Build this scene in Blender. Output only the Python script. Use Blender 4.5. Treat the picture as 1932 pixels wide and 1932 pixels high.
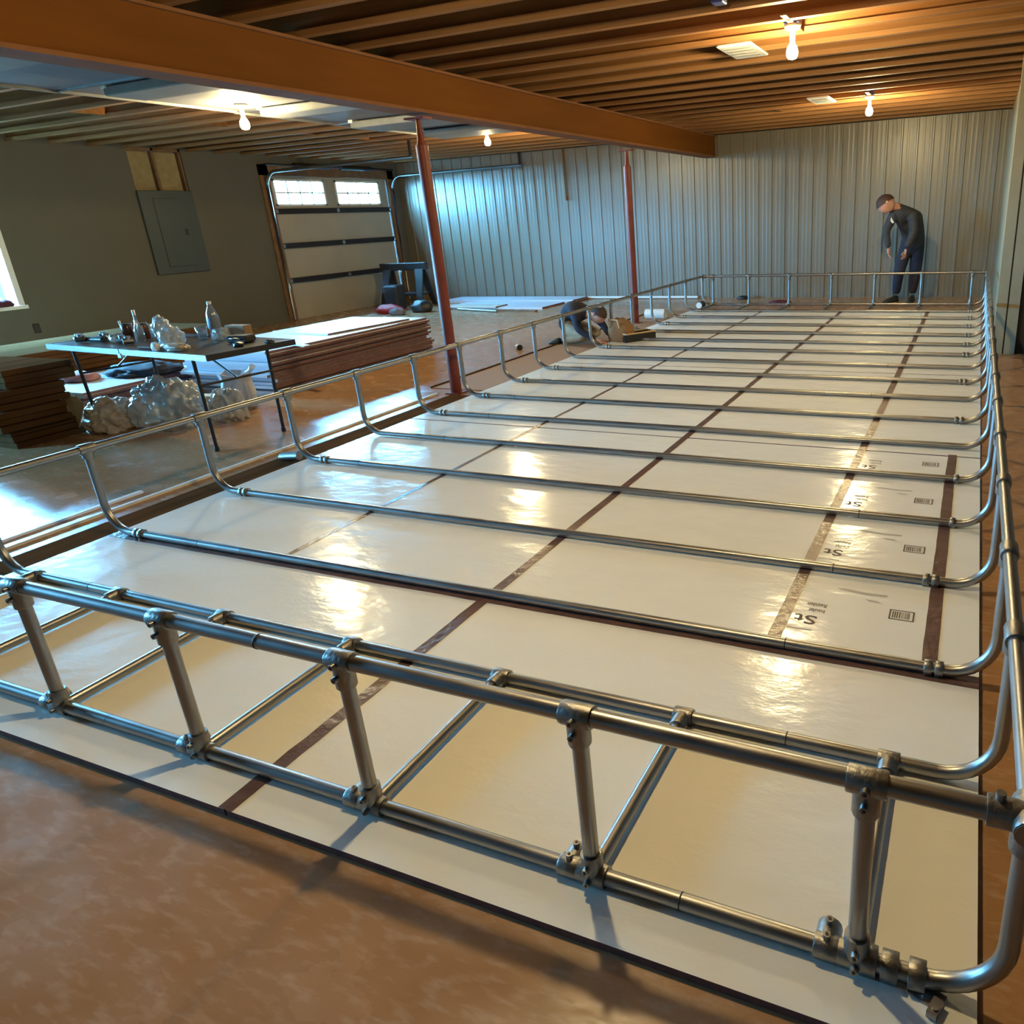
import bpy, bmesh, math, random
from mathutils import Vector, Matrix, noise
random.seed(7)
PI = math.pi
for o in list(bpy.data.objects):
    bpy.data.objects.remove(o)
S = bpy.context.scene
C = S.collection

# ------------------------------------------------------------------ camera
CP = Vector((1.789, -2.283, 1.515))
yaw, pitch, roll = .4043, -.3523, -.0492
fpx, cx, cy = 1398.7, 1240.3, 919.1
fw = Vector((-math.sin(yaw)*math.cos(pitch), math.cos(yaw)*math.cos(pitch), math.sin(pitch)))
rt0 = Vector((math.cos(yaw), math.sin(yaw), 0))
up0 = rt0.cross(fw)
rt = rt0*math.cos(roll) + up0*math.sin(roll)
up = -rt0*math.sin(roll) + up0*math.cos(roll)
cd = bpy.data.cameras.new('camera')
cam = bpy.data.objects.new('camera', cd)
C.objects.link(cam)
M = Matrix((rt, up, -fw)).transposed().to_4x4()
M.translation = CP
cam.matrix_world = M
cd.sensor_fit = 'HORIZONTAL'
cd.sensor_width = 36
cd.lens = fpx/1932*36
cd.shift_x = (966-cx)/1932
cd.shift_y = (cy-966)/1932
cd.clip_start = .02
S.camera = cam

# ------------------------------------------------------------------ world, exposure
W = bpy.data.worlds.new('world')
S.world = W
W.use_nodes = True
bg = W.node_tree.nodes['Background']
bg.inputs[0].default_value = (.19, .55, 1.0, 1)
bg.inputs[1].default_value = 235.0
S.view_settings.view_transform = 'Standard'
S.view_settings.look = 'None'
S.view_settings.gamma = 1
S.view_settings.use_curve_mapping = False
S.view_settings.exposure = 0.40
BULB = 1150.0          # emission strength of the bare bulbs
BULB_COL = (1.0, .79, .40)

def portal(name, loc, rot, sx, sy):
    l = bpy.data.lights.new(name, 'AREA')
    l.shape = 'RECTANGLE'
    l.size, l.size_y = sx, sy
    l.cycles.is_portal = True
    o = bpy.data.objects.new(name, l)
    C.objects.link(o)
    o.location = loc
    o.rotation_euler = rot
    return o
portal('window_portal', (-9.78, 2.86, 1.42), (0, -PI/2, 0), 1.3, 1.7)
portal('added_window_portal', (-9.78, -1.75, 1.42), (0, -PI/2, 0), 1.3, 1.7)  # portal of the added window out of view
portal('door_window_portal', (-9.78, 9.42, 2.18), (0, -PI/2, 0), .44, 2.7)

# ------------------------------------------------------------------ materials
def mat(name, col, rough=.6, metal=0., col2=None, nscale=4., stretch=(1, 1, 1), bump=0., bscale=None, detail=5.,
        spec=.5, rough2=None, contrast=(.35, .65), emis=None, trans=0., alpha=1., coat=0.):
    m = bpy.data.materials.new(name)
    m.use_nodes = True
    nt = m.node_tree
    b = nt.nodes['Principled BSDF']
    b.inputs['Base Color'].default_value = (*col, 1)
    b.inputs['Roughness'].default_value = rough
    b.inputs['Metallic'].default_value = metal
    b.inputs['Specular IOR Level'].default_value = spec
    b.inputs['Transmission Weight'].default_value = trans
    b.inputs['Alpha'].default_value = alpha
    b.inputs['Coat Weight'].default_value = coat
    if emis:
        b.inputs['Emission Color'].default_value = (*emis[0], 1)
        b.inputs['Emission Strength'].default_value = emis[1]
    if col2 or bump or rough2 is not None:
        tc = nt.nodes.new('ShaderNodeTexCoord')
        mp = nt.nodes.new('ShaderNodeMapping')
        mp.inputs['Scale'].default_value = stretch
        nt.links.new(tc.outputs['Object'], mp.inputs[0])
        n = nt.nodes.new('ShaderNodeTexNoise')
        n.inputs['Scale'].default_value = nscale
        n.inputs['Detail'].default_value = detail
        nt.links.new(mp.outputs[0], n.inputs['Vector'])
        r = nt.nodes.new('ShaderNodeMapRange')
        r.inputs[1].default_value, r.inputs[2].default_value = contrast
        nt.links.new(n.outputs[0], r.inputs[0])
        if col2:
            mx = nt.nodes.new('ShaderNodeMix')
            mx.data_type = 'RGBA'
            mx.inputs[6].default_value = (*col, 1)
            mx.inputs[7].default_value = (*col2, 1)
            nt.links.new(r.outputs[0], mx.inputs[0])
            nt.links.new(mx.outputs[2], b.inputs['Base Color'])
        if rough2 is not None:
            rr = nt.nodes.new('ShaderNodeMapRange')
            rr.inputs[3].default_value, rr.inputs[4].default_value = rough, rough2
            nt.links.new(r.outputs[0], rr.inputs[0])
            nt.links.new(rr.outputs[0], b.inputs['Roughness'])
        if bump:
            n2 = nt.nodes.new('ShaderNodeTexNoise')
            n2.inputs['Scale'].default_value = bscale or nscale
            n2.inputs['Detail'].default_value = 4
            nt.links.new(mp.outputs[0], n2.inputs['Vector'])
            bp = nt.nodes.new('ShaderNodeBump')
            bp.inputs['Strength'].default_value = bump
            bp.inputs['Distance'].default_value = .02
            nt.links.new(n2.outputs[0], bp.inputs['Height'])
            nt.links.new(bp.outputs[0], b.inputs['Normal'])
    return m

M_floor = mat('concrete', (.35, .185, .085), .17, col2=(.43, .245, .13), nscale=4, stretch=(1, 1.7, 1), bump=.14, bscale=4,
              rough2=.32, contrast=(.25, .75), detail=12, spec=.28)
def flecks(m):
    nt = m.node_tree; b = nt.nodes['Principled BSDF']
    src = b.inputs['Base Color'].links[0].from_socket
    tc = nt.nodes.new('ShaderNodeTexCoord'); mp = nt.nodes.new('ShaderNodeMapping')
    mp.inputs['Rotation'].default_value = (0, 0, .6); mp.inputs['Scale'].default_value = (1, 3.2, 1)
    n = nt.nodes.new('ShaderNodeTexNoise'); n.inputs['Scale'].default_value = 13; n.inputs['Detail'].default_value = 9; n.inputs['Distortion'].default_value = .2
    r = nt.nodes.new('ShaderNodeMapRange'); r.inputs[1].default_value = .50; r.inputs[2].default_value = .68; r.inputs[4].default_value = .38
    mx = nt.nodes.new('ShaderNodeMix'); mx.data_type = 'RGBA'; mx.inputs[7].default_value = (.56, .40, .29, 1)
    nt.links.new(tc.outputs['Object'], mp.inputs[0]); nt.links.new(mp.outputs[0], n.inputs['Vector'])
    nt.links.new(n.outputs[0], r.inputs[0]); nt.links.new(r.outputs[0], mx.inputs[0])
    nt.links.new(src, mx.inputs[6]); nt.links.new(mx.outputs[2], b.inputs['Base Color'])
flecks(M_floor)
M_foam = mat('foam_film', (.86, .84, .775), .17, col2=(.89, .87, .81), nscale=2.5, bump=.22, bscale=6, spec=.38, stretch=(1, 1.8, 1))
M_foamb = mat('foam_film_blue', (.66, .70, .80), .36, bump=.05, bscale=3)
M_plum = mat('foam_edge', (.17, .085, .085), .8, col2=(.22, .12, .11), nscale=30)
M_tape = mat('brown_tape', (.115, .062, .052), .28, col2=(.15, .085, .07), nscale=14, bump=.25, bscale=22)
M_galv = mat('galvanised', (.36, .36, .36), .33, 1.0, col2=(.33, .33, .33), nscale=9, rough2=.42)
M_galvd = mat('cast_fitting', (.33, .32, .305), .42, 1.0, col2=(.27, .262, .25), nscale=40, bump=.12, bscale=90)
M_dark = mat('dark_joint', (.06, .055, .05), .6, .5)
M_steelwall = mat('wall_steel', (.215, .185, .14), .34, 0.0, col2=(.20, .172, .13), nscale=1.2, spec=.5)
M_wall = mat('wall_paint', (.115, .108, .088), .7, col2=(.105, .098, .08), nscale=1.5)
M_wallr = mat('wall_trim', (.34, .30, .20), .7, col2=(.30, .265, .175), nscale=3, spec=.2)
M_joist = mat('joist_wood', (.26, .115, .034), .7, col2=(.18, .078, .022), nscale=3, stretch=(.3, 6, 6), detail=6, spec=.2)
M_flange = mat('flange_wood', (.34, .165, .062), .7, col2=(.26, .12, .042), nscale=3, stretch=(.3, 6, 6), spec=.2)
M_osb = mat('subfloor', (.30, .17, .075), .75, col2=(.20, .11, .045), nscale=12)
M_beam = mat('beam_wood', (.17, .058, .006), .75, col2=(.145, .048, .005), nscale=2, stretch=(4, .5, 4), spec=.15)
M_beamp = mat('beam_plate', (.24, .10, .04), .75, col2=(.20, .085, .035), nscale=4, spec=.2)
M_red = mat('red_steel', (.20, .030, .014), .45, col2=(.15, .022, .012), nscale=8)
M_panel = mat('panel_grey', (.055, .070, .075), .45, .1)
M_stud = mat('stud_wood', (.22, .12, .06), .7, col2=(.16, .085, .04), nscale=8)
M_insul = mat('insulation', (.34, .27, .14), .95, col2=(.27, .21, .11), nscale=10, bump=.4, bscale=14)
M_door = mat('door_steel', (.40, .36, .30), .5, col2=(.37, .335, .275), nscale=2)
M_strut = mat('door_strut', (.045, .035, .035), .5, .6)
M_white = mat('white_paint', (.72, .72, .68), .45)
M_vinyl = mat('white_vinyl', (.78, .80, .80), .35)
M_sheet = mat('pan_sheet', (.13, .13, .145), .55, .0, col2=(.11, .11, .125), nscale=3, bump=.1, bscale=4)
M_batt = mat('white_box', (.22, .22, .21), .6, col2=(.18, .18, .17), nscale=5)
def thin(name, tint, gloss, rough, body=None):
    m = bpy.data.materials.new(name); m.use_nodes = True
    nt = m.node_tree; nt.nodes.clear()
    out = nt.nodes.new('ShaderNodeOutputMaterial'); tr = nt.nodes.new('ShaderNodeBsdfTransparent')
    gl = nt.nodes.new('ShaderNodeBsdfGlossy'); mx = nt.nodes.new('ShaderNodeMixShader')
    fr = nt.nodes.new('ShaderNodeFresnel'); fr.inputs[0].default_value = 1.45
    ma = nt.nodes.new('ShaderNodeMath'); ma.operation = 'MULTIPLY_ADD'; ma.inputs[1].default_value = 1.; ma.inputs[2].default_value = gloss
    tr.inputs[0].default_value = (*tint, 1); gl.inputs['Roughness'].default_value = rough
    ge = nt.nodes.new('ShaderNodeNewGeometry'); sb = nt.nodes.new('ShaderNodeMath'); sb.operation = 'SUBTRACT'; sb.inputs[0].default_value = 1.
    nt.links.new(ge.outputs['Backfacing'], sb.inputs[1]); nt.links.new(sb.outputs[0], ma.inputs[1])
    nt.links.new(fr.outputs[0], ma.inputs[0]); nt.links.new(ma.outputs[0], mx.inputs[0])
    last = tr.outputs[0]
    if body:
        df = nt.nodes.new('ShaderNodeBsdfDiffuse'); df.inputs[0].default_value = (*body[0], 1)
        m2 = nt.nodes.new('ShaderNodeMixShader'); m2.inputs[0].default_value = body[1]
        nt.links.new(tr.outputs[0], m2.inputs[1]); nt.links.new(df.outputs[0], m2.inputs[2]); last = m2.outputs[0]
    nt.links.new(last, mx.inputs[1]); nt.links.new(gl.outputs[0], mx.inputs[2]); nt.links.new(mx.outputs[0], out.inputs[0])
    return m
M_glass = thin('window_glass', (.86, .95, .93), 0., .02)
M_clear = thin('clear_plastic', (.80, .86, .88), .10, .08, ((.7, .8, .85), .12))
M_film = thin('bag_plastic', (.85, .86, .86), .05, .18, ((.62, .62, .60), .5))
M_bagtan = mat('bag_tan', (.55, .47, .38), .4, bump=.4, bscale=10)
M_paper = mat('kraft_paper', (.60, .43, .25), .8)
M_black = mat('black_plastic', (.018, .017, .018), .45)
M_tabletop = mat('table_top', (.10, .09, .085), .3, col2=(.07, .06, .055), nscale=6)
M_chrome = mat('table_rim', (.62, .68, .72), .25, 1.)
M_leg = mat('table_leg', (.05, .045, .042), .4, .8)
M_navy = mat('navy_cloth', (.013, .015, .030), .85, col2=(.020, .022, .040), nscale=12)
M_grey = mat('charcoal_cloth', (.035, .036, .042), .85, col2=(.026, .027, .032), nscale=12)
M_maroon = mat('dark_trouser', (.030, .016, .018), .85)
M_khaki = mat('khaki_cloth', (.45, .40, .29), .85, col2=(.38, .33, .24), nscale=12)
M_skin = mat('skin', (.48, .24, .17), .5)
M_hair = mat('hair', (.045, .020, .012), .7)
M_boot = mat('boot', (.02, .02, .017), .6)
M_tan = mat('tan_canvas', (.30, .16, .07), .85, col2=(.24, .15, .08), nscale=9)
M_redp = mat('red_plastic', (.42, .02, .02), .5)
M_pinkc = mat('pink_cloth', (.42, .20, .19), .85)
M_card = mat('cardboard', (.30, .20, .11), .8)
M_ink = mat('ink', (.085, .055, .05), .6)
M_scuff = mat('scuff_ink', (.42, .40, .37), .5)
M_blue = mat('blue_box', (.02, .035, .17), .5)
M_amber = mat('dark_amber', (.10, .035, .02), .25)
M_porc = mat('porcelain', (.80, .76, .66), .4)
M_bulb = mat('bulb_glow', (1, .9, .7), .3, emis=(BULB_COL, BULB))
M_planks = mat('brown_board', (.11, .055, .025), .8, col2=(.08, .04, .018), nscale=3, stretch=(4, .5, 1), spec=.0)
M_grass = mat('outside_ground', (.05, .045, .035), .9, col2=(.07, .06, .05), nscale=2)
M_leaf = mat('outside_leaf', (.10, .20, .06), .8)

# ------------------------------------------------------------------ mesh helpers
class MB:
    def __init__(self):
        self.v, self.f, self.s, self.m = [], [], [], []
    def add(self, vs, fs, smooth=False, mi=0):
        k = len(self.v)
        self.v += [tuple(p) for p in vs]
        for f in fs:
            self.f.append([i+k for i in f]); self.s.append(smooth); self.m.append(mi)
        return self
    def box(self, a, b, mi=0, rz=0., c=None, bev=0.):
        x0, y0, z0 = a; x1, y1, z1 = b
        if bev:
            g = min(bev, abs(x1-x0)/2.1, abs(y1-y0)/2.1, abs(z1-z0)/2.1)
            vs = []
            for z, q in ((z0, g), (z0+g, 0), (z1-g, 0), (z1, g)):
                vs += [(x0+q+g, y0+q, z), (x1-q-g, y0+q, z), (x1-q, y0+q+g, z), (x1-q, y1-q-g, z), (x1-q-g, y1-q, z), (x0+q+g, y1-q, z), (x0+q, y1-q-g, z), (x0+q, y0+q+g, z)]
            fs = [[7, 6, 5, 4, 3, 2, 1, 0], [24+i for i in range(8)]]
            for l in range(3):
                for i in range(8):
                    j = (i+1) % 8
                    fs.append([l*8+i, l*8+j, l*8+8+j, l*8+8+i])
        else:
            vs = [(x0, y0, z0), (x1, y0, z0), (x1, y1, z0), (x0, y1, z0), (x0, y0, z1), (x1, y0, z1), (x1, y1, z1), (x0, y1, z1)]
            fs = [(3, 2, 1, 0), (4, 5, 6, 7), (0, 1, 5, 4), (1, 2, 6, 5), (2, 3, 7, 6), (3, 0, 4, 7)]
        if rz:
            c = c or ((x0+x1)/2, (y0+y1)/2)
            cs, sn = math.cos(rz), math.sin(rz)
            vs = [(c[0]+(x-c[0])*cs-(y-c[1])*sn, c[1]+(x-c[0])*sn+(y-c[1])*cs, z) for x, y, z in vs]
        return self.add(vs, fs, False, mi)
    def tube(self, pts, r, n=12, cap=True, mi=0, smooth=True):
        pts = [Vector(p) for p in pts]
        rs = r if isinstance(r, (list, tuple)) else [r]*len(pts)
        t = (pts[1]-pts[0]).normalized()
        a = Vector((0, 0, 1)) if abs(t.z) < .9 else Vector((1, 0, 0))
        u = t.cross(a).normalized()
        vs, fs = [], []
        for i, p in enumerate(pts):
            if i == 0: d = pts[1]-p
            elif i == len(pts)-1: d = p-pts[i-1]
            else: d = (pts[i+1]-p).normalized()+(p-pts[i-1]).normalized()
            d.normalize()
            u = (u-d*u.dot(d)).normalized()
            w = d.cross(u)
            for j in range(n):
                q = 2*PI*j/n
                vs.append(p+(u*math.cos(q)+w*math.sin(q))*rs[i])
        for i in range(len(pts)-1):
            for j in range(n):
                k = (j+1) % n
                fs.append([i*n+j, i*n+k, (i+1)*n+k, (i+1)*n+j])
        self.add(vs, fs, smooth, mi)
        if cap:
            self.add(vs[:n], [list(reversed(range(n)))], False, mi)
            self.add(vs[-n:], [list(range(n))], False, mi)
        return self
    def lathe(self, prof, c=(0, 0, 0), n=20, mi=0, ax=None):
        vs, fs = [], []
        for r, z in prof:
            for j in range(n):
                q = 2*PI*j/n
                vs.append(Vector((r*math.cos(q), r*math.sin(q), z)))
        if ax is not None:
            R = Vector((0, 0, 1)).rotation_difference(Vector(ax)).to_matrix()
            vs = [R@p for p in vs]
        vs = [p+Vector(c) for p in vs]
        for i in range(len(prof)-1):
            for j in range(n):
                k = (j+1) % n
                fs.append([i*n+j, i*n+k, (i+1)*n+k, (i+1)*n+j])
        return self.add(vs, fs, True, mi)
    def blob(self, c, sz, seed=0, amp=.35, fr=2.2, sub=3, mi=0, smooth=False, flat=True, ridge=True):
        bm = bmesh.new()
        bmesh.ops.create_icosphere(bm, subdivisions=sub, radius=1)
        vs = []
        for v in bm.verts:
            p = v.co.copy()
            q = p*fr+Vector((seed*7.3, seed*3.1, seed))
            d = noise.noise(q)+.5*noise.noise(q*2.3)
            if ridge:
                dv = noise.voronoi(q*1.15+Vector((noise.noise(q), noise.noise(q+Vector((5, 1, 2))), 0))*.5)[0]
                dw = noise.voronoi(q*2.7)[0]
                d = d*.7+.45-.9*min(1, dv[1]-dv[0])-.35*min(1, dw[1]-dw[0])
            p *= 1+amp*d
            z = p.z*sz[2]
            if flat and z < -.55*sz[2]: z = -.55*sz[2]
            vs.append((c[0]+p.x*sz[0], c[1]+p.y*sz[1], c[2]+z+.55*sz[2]*flat))
        fs = [[w.index for w in f.verts] for f in bm.faces]
        bm.free()
        return self.add(vs, fs, smooth, mi)
    def build(self, name, mats, parent=None, loc=None):
        me = bpy.data.meshes.new(name)
        vs = self.v
        if loc: vs = [(x-loc[0], y-loc[1], z-loc[2]) for x, y, z in vs]
        me.from_pydata(vs, [], self.f)
        for m in (mats if isinstance(mats, (list, tuple)) else [mats]):
            me.materials.append(m)
        for p, s, k in zip(me.polygons, self.s, self.m):
            p.use_smooth = s; p.material_index = k
        me.update()
        o = bpy.data.objects.new(name, me)
        C.objects.link(o)
        if loc: o.location = loc
        if parent: o.parent = parent
        return o

def tag(o, label, cat, group=None):
    o['label'] = label; o['category'] = cat
    if group: o['group'] = group
    return o
def struct(o):
    o['kind'] = 'structure'
    return o
def empty(name, loc=(0, 0, 0), rz=0.):
    o = bpy.data.objects.new(name, None)
    o.empty_display_size = .1
    C.objects.link(o)
    o.location = loc; o.rotation_euler.z = rz
    return o
def copyof(o, parent, loc=None):
    c = o.copy(); C.objects.link(c); c.parent = parent
    if loc is not None: c.location = loc
    return c
def B(a, b, **k): return MB().box(a, b, **k)

# ------------------------------------------------------------------ room shell
XL, YB, ZC = -9.6, 11.31, 2.75
struct(B((-9.9, -6.5, -.2), (6.2, 11.6, 0)).build('floor', M_floor))
ceil = struct(B((-9.9, -6.5, 3.06), (6.2, 11.6, 3.12)).build('ceiling', M_osb))
jm = MB()
jm.box((-9.6, -.032, 0), (2.2, .032, .038)).box((-9.6, -.032, .272), (2.2, .032, .31)).box((-9.6, -.007, .038), (2.2, .007, .272))
jm.m = [0]*12+[1]*6
j0 = jm.build('joist', [M_flange, M_joist], ceil, None)
jl = MB()
jl.box((-9.6, -.032, 0), (6., .032, .038)).box((-9.6, -.032, .272), (6., .032, .31)).box((-9.6, -.007, .038), (6., .007, .272))
jl.m = [0]*12+[1]*6
j1 = jl.build('joist', [M_flange, M_joist], ceil, None)
ys = [2.177+.49*k for k in range(-14, 19)]
f0 = f1 = True
for y in ys:
    if y > 11.2: break
    if y > 6:
        o = j0 if f0 else copyof(j0, ceil); f0 = False
    else:
        o = j1 if f1 else copyof(j1, ceil); f1 = False
    o.location = (0, y, ZC)
# blocking between joists here and there
blk = MB().box((-.019, -.45, .02), (.019, 0, .30)).build('blocking', M_joist, ceil)
first = True
for k, x in ((2, -6.9), (5, -6.9), (8, -6.9), (10, -6.9), (-1, 3.6), (1, 3.6), (13, -.9)):
    o = blk if first else copyof(blk, ceil); first = False
    o.location = (x, 2.177+.49*k+.475, ZC)

# back wall : ribbed steel liner sheets
wb = struct(B((-9.9, YB+.04, 0), (6.2, YB+.14, 3.1)).build('wall_back', M_wall))
RP = .2365
def ribsheet(w, h):
    n = int(round(w/RP)); xs = []
    for k in range(n):
        x = k*RP
        xs += [(x, 0), (x+RP-.050, 0), (x+RP-.040, -.016), (x+RP-.018, -.016), (x+RP-.008, 0)]
        # minor flutes
        a = x+.05
        xs[-4:-4] = [(a, 0), (a+.012, -.0015), (a+.03, -.0015), (a+.042, 0), (a+.07, 0), (a+.082, -.0015), (a+.10, -.0015), (a+.112, 0)]
    xs = sorted(set(xs)); xs.append((n*RP, 0))
    vs = [(x, y, 0) for x, y in xs]+[(x, y, h) for x, y in xs]
    L = len(xs)
    vs += [(xs[0][0], .02, 0), (xs[-1][0], .02, 0), (xs[-1][0], .02, h), (xs[0][0], .02, h)]
    fs = [(i, i+1, L+i+1, L+i) for i in range(L-1)]
    fs += [(0, L, 2*L+3, 2*L), (L-1, 2*L+1, 2*L+2, 2*L-1), (2*L+1, 2*L, 2*L+3, 2*L+2)]
    return MB().add(vs, fs)
sh = ribsheet(4*RP, 2.76).build('panel', M_steelwall, wb)
x = -9.6-.02; first = True
while x < 2.3:
    o = sh if first else copyof(sh, wb)
    o.location = (x+.005, YB, 0); first = False
    x += 4*RP
# baseboard angle at foot of back wall (white pipe is separate)
# left wall with openings for window (y 1.95..3.72, z .76..2.05) and garage door (y 7.95..10.97, z 0..2.45)
def wall_with_holes(name, holes, y0, y1, x0, x1, z1, m):
    b = MB()
    ycuts = sorted({y0, y1, *[h[0] for h in holes], *[h[1] for h in holes]})
    for a, c in zip(ycuts[:-1], ycuts[1:]):
        hs = [h for h in holes if h[0] <= a+1e-6 and h[1] >= c-1e-6]
        if hs:
            h = hs[0]
            if h[2] > 0: b.box((x0, a, 0), (x1, c, h[2]))
            b.box((x0, a, h[3]), (x1, c, z1))
        else: b.box((x0, a, 0), (x1, c, z1))
    return struct(b.build(name, m))
PANH = (5.62, 6.46, 1.0, 2.78)
wl = wall_with_holes('wall_left', [(2.0, 3.72, .77, 2.06), (-2.61, -.89, .77, 2.06), (5.62, 6.46, 1.0, 2.78), (7.98, 10.95, 0, 2.45)], -6.5, 11.4, -9.8, -9.6, 3.06, M_wall)  # the opening behind the camera serves the added, unseen window
# stud bay above and behind the electric panel
sb = MB()
for y in (5.60, 6.02, 6.45): sb.box((-9.8, y-.02, .98), (-9.62, y+.02, 2.80))
sb.box((-9.8, 5.58, 2.74), (-9.62, 6.47, 2.80)).box((-9.8, 5.58, .97), (-9.62, 6.47, 1.01))
sb.build('stud', M_stud, wl)
for a, c in ((5.62, 6.0), (6.04, 6.43)):
    b = MB().box((-9.78, a, 1.0), (-9.66, c, 2.75), bev=.03).build('insulation_batt', M_insul, wl)
struct(B((-9.6, -6.5, 0), (-9.585, 7.86, .10)).build('baseboard_left', M_wall))
struct(B((-9.9, -6.6, 0), (6.2, -6.5, 3.1)).build('wall_front', M_wall))
struct(B((5.0, -6.5, 0), (5.2, 11.4, 3.06)).build('wall_right', M_wall))
# partition that steps in on the right, with a dark doorway
wp = MB()
wp.box((3.28, 6.14, 0), (5.0, 6.26, 3.06)).box((2.24, 6.14, 2.2), (3.3, 6.26, 3.06))
struct(wp.build('wall_partition', M_wallr))
t1 = MB().box((2.03, 6.12, 0), (2.125, 6.24, 3.0)).box((2.125, 6.135, 0), (2.14, 6.24, 3.0), mi=1).box((2.14, 6.11, 0), (2.24, 6.24, 3.0))
struct(t1.build('trim_1', [M_wallr, M_dark]))
struct(B((2.24, 6.16, 0), (3.28, 6.20, 2.2)).build('door_2', mat('dark_door', (.035, .035, .04), .6)))
wr2 = struct(B((2.10, 6.25, 0), (2.16, 11.33, 3.06)).build('wall_right_far', M_wallr))

# ------------------------------------------------------------------ window
def ab(mb, name, m, par):     # build in world coordinates then re-base on the parent's origin
    o = mb.build(name, m, par)
    o.location = -par.location if not par.rotation_euler.z else (0, 0, 0)
    return o
for wk, wy in enumerate((0., -4.61)):  # second window is unseen, added to bring in more daylight from the left
    w1 = struct(empty('window_%d' % (wk+1), (-9.6, 2.86, .77)))
    fr = MB()
    for a, c in (((-9.72, 3.66, .77), (-9.585, 3.73, 2.07)), ((-9.72, 1.99, .77), (-9.585, 2.06, 2.07)), ((-9.72, 1.99, 2.0), (-9.585, 3.73, 2.07)), ((-9.74, 1.99, .745), (-9.56, 3.75, .79))): fr.box(a, c)
    ab(fr, 'window_frame', M_vinyl, w1)
    fr = MB()
    for a, c in (((-9.76, 3.54, .80), (-9.70, 3.60, 2.0)), ((-9.76, 2.06, .80), (-9.70, 2.12, 2.0)), ((-9.76, 2.06, 1.94), (-9.70, 3.60, 2.0)), ((-9.76, 2.06, .80), (-9.70, 3.60, .86)), ((-9.76, 2.80, .80), (-9.70, 2.86, 2.0))): fr.box(a, c)
    ab(fr, 'sash', M_vinyl, w1)
    ab(B((-9.735, 2.12, .86), (-9.731, 2.80, 1.94)), 'window_pane', M_glass, w1)
    ab(B((-9.735, 2.86, .86), (-9.731, 3.54, 1.94)), 'window_pane', M_glass, w1)
    w1.location.y += wy

# ------------------------------------------------------------------ garage door
gd = struct(empty('door_1', (-9.66, 9.46, 0)))
zs = [(0.0, .64), (.66, 1.26), (1.28, 1.86)]
for a, c in zs:
    b = MB().box((-9.70, 7.99, a), (-9.66, 10.94, c), bev=.006)
    ab(b, 'door_section', M_door, gd)
# top section pierced by two window openings
b = MB(); W2 = [(8.12, 9.24), (9.56, 10.70)]
b.box((-9.70, 7.99, 1.88), (-9.66, 10.94, 1.985)).box((-9.70, 7.99, 2.375), (-9.66, 10.94, 2.46))
for a, c in ((7.99, 8.12), (9.24, 9.56), (10.70, 10.94)): b.box((-9.70, a, 1.985), (-9.66, c, 2.375))
ab(b, 'door_section', M_door, gd)
for a, c in W2:
    f = MB()
    f.box((-9.665, a-.03, 1.955), (-9.645, c+.03, 1.99)).box((-9.665, a-.03, 2.37), (-9.645, c+.03, 2.405)).box((-9.665, a-.03, 1.955), (-9.645, a+.01, 2.405)).box((-9.665, c-.01, 1.955), (-9.645, c+.03, 2.405))
    wf = ab(f, 'window_frame', M_vinyl, gd)
    g = MB().box((-9.684, a, 1.985), (-9.68, c, 2.375)).build('window_pane', M_glass, wf)
    mm = MB()
    for k in range(1, 4): mm.box((-9.68, a+(c-a)*k/4-.012, 1.985), (-9.650, a+(c-a)*k/4+.012, 2.375))
    mm.box((-9.68, a, 2.168), (-9.650, c, 2.192))
    mm.build('muntin', M_door, wf)
for z in (.69, 1.29, 1.87):
    s = ab(MB().box((-9.66, 8.0, z-.045), (-9.63, 10.93, z+.045)).box((-9.66, 8.0, z+.03), (-9.60, 10.93, z+.045)).box((-9.66, 8.0, z-.045), (-9.60, 10.93, z-.03)), 'strut', M_strut, gd)
    MB().box((-9.63, 9.43, z-.03), (-9.595, 9.49, z+.03)).box((-9.63, 8.0, z-.03), (-9.60, 8.06, z+.03)).build('hinge', M_galv, s)
def arc(c, r, a0, a1, n, ax='xz', k=0.):
    out = []
    for i in range(n+1):
        a = a0+(a1-a0)*i/n
        if ax == 'xz': out.append((c[0]+r*math.cos(a), k, c[1]+r*math.sin(a)))
        else: out.append((k, c[0]+r*math.cos(a), c[1]+r*math.sin(a)))
    return out
for y in (7.90, 11.03):
    pts = [(-9.56, y, .02), (-9.56, y, 2.25)]+arc((-9.31, 2.25), .25, PI, PI/2, 6, 'xz', y)+[(-6.4, y, 2.52)]
    ab(MB().tube(pts, .027, 8), 'track', M_galv, gd)
ab(MB().tube([(-9.5, 7.9, 2.62), (-9.5, 11.05, 2.62)], .018, 8).tube([(-9.5, 8.5, 2.62), (-9.5, 9.3, 2.62)], .045, 12).tube([(-9.5, 9.6, 2.62), (-9.5, 10.4, 2.62)], .045, 12), 'spring_shaft', M_strut, gd)
jam = MB()
jam.box((-9.62, 7.80, 0), (-9.575, 7.99, 2.62)).box((-9.62, 10.94, 0), (-9.575, 11.12, 2.62)).box((-9.62, 7.80, 2.45), (-9.575, 11.12, 2.62))
struct(jam.build('trim_2', M_stud))
# track hanger strap
ab(MB().box((-6.46, 7.885, 2.5), (-6.42, 7.915, 2.76)).box((-6.46, 11.02, 2.5), (-6.42, 11.05, 2.76)), 'track_hanger', M_strut, gd)

# outside ground seen through the window panes
struct(B((-60, -40, -.4), (-10.2, 60, -.25)).build('ground_outside', M_grass))
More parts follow.
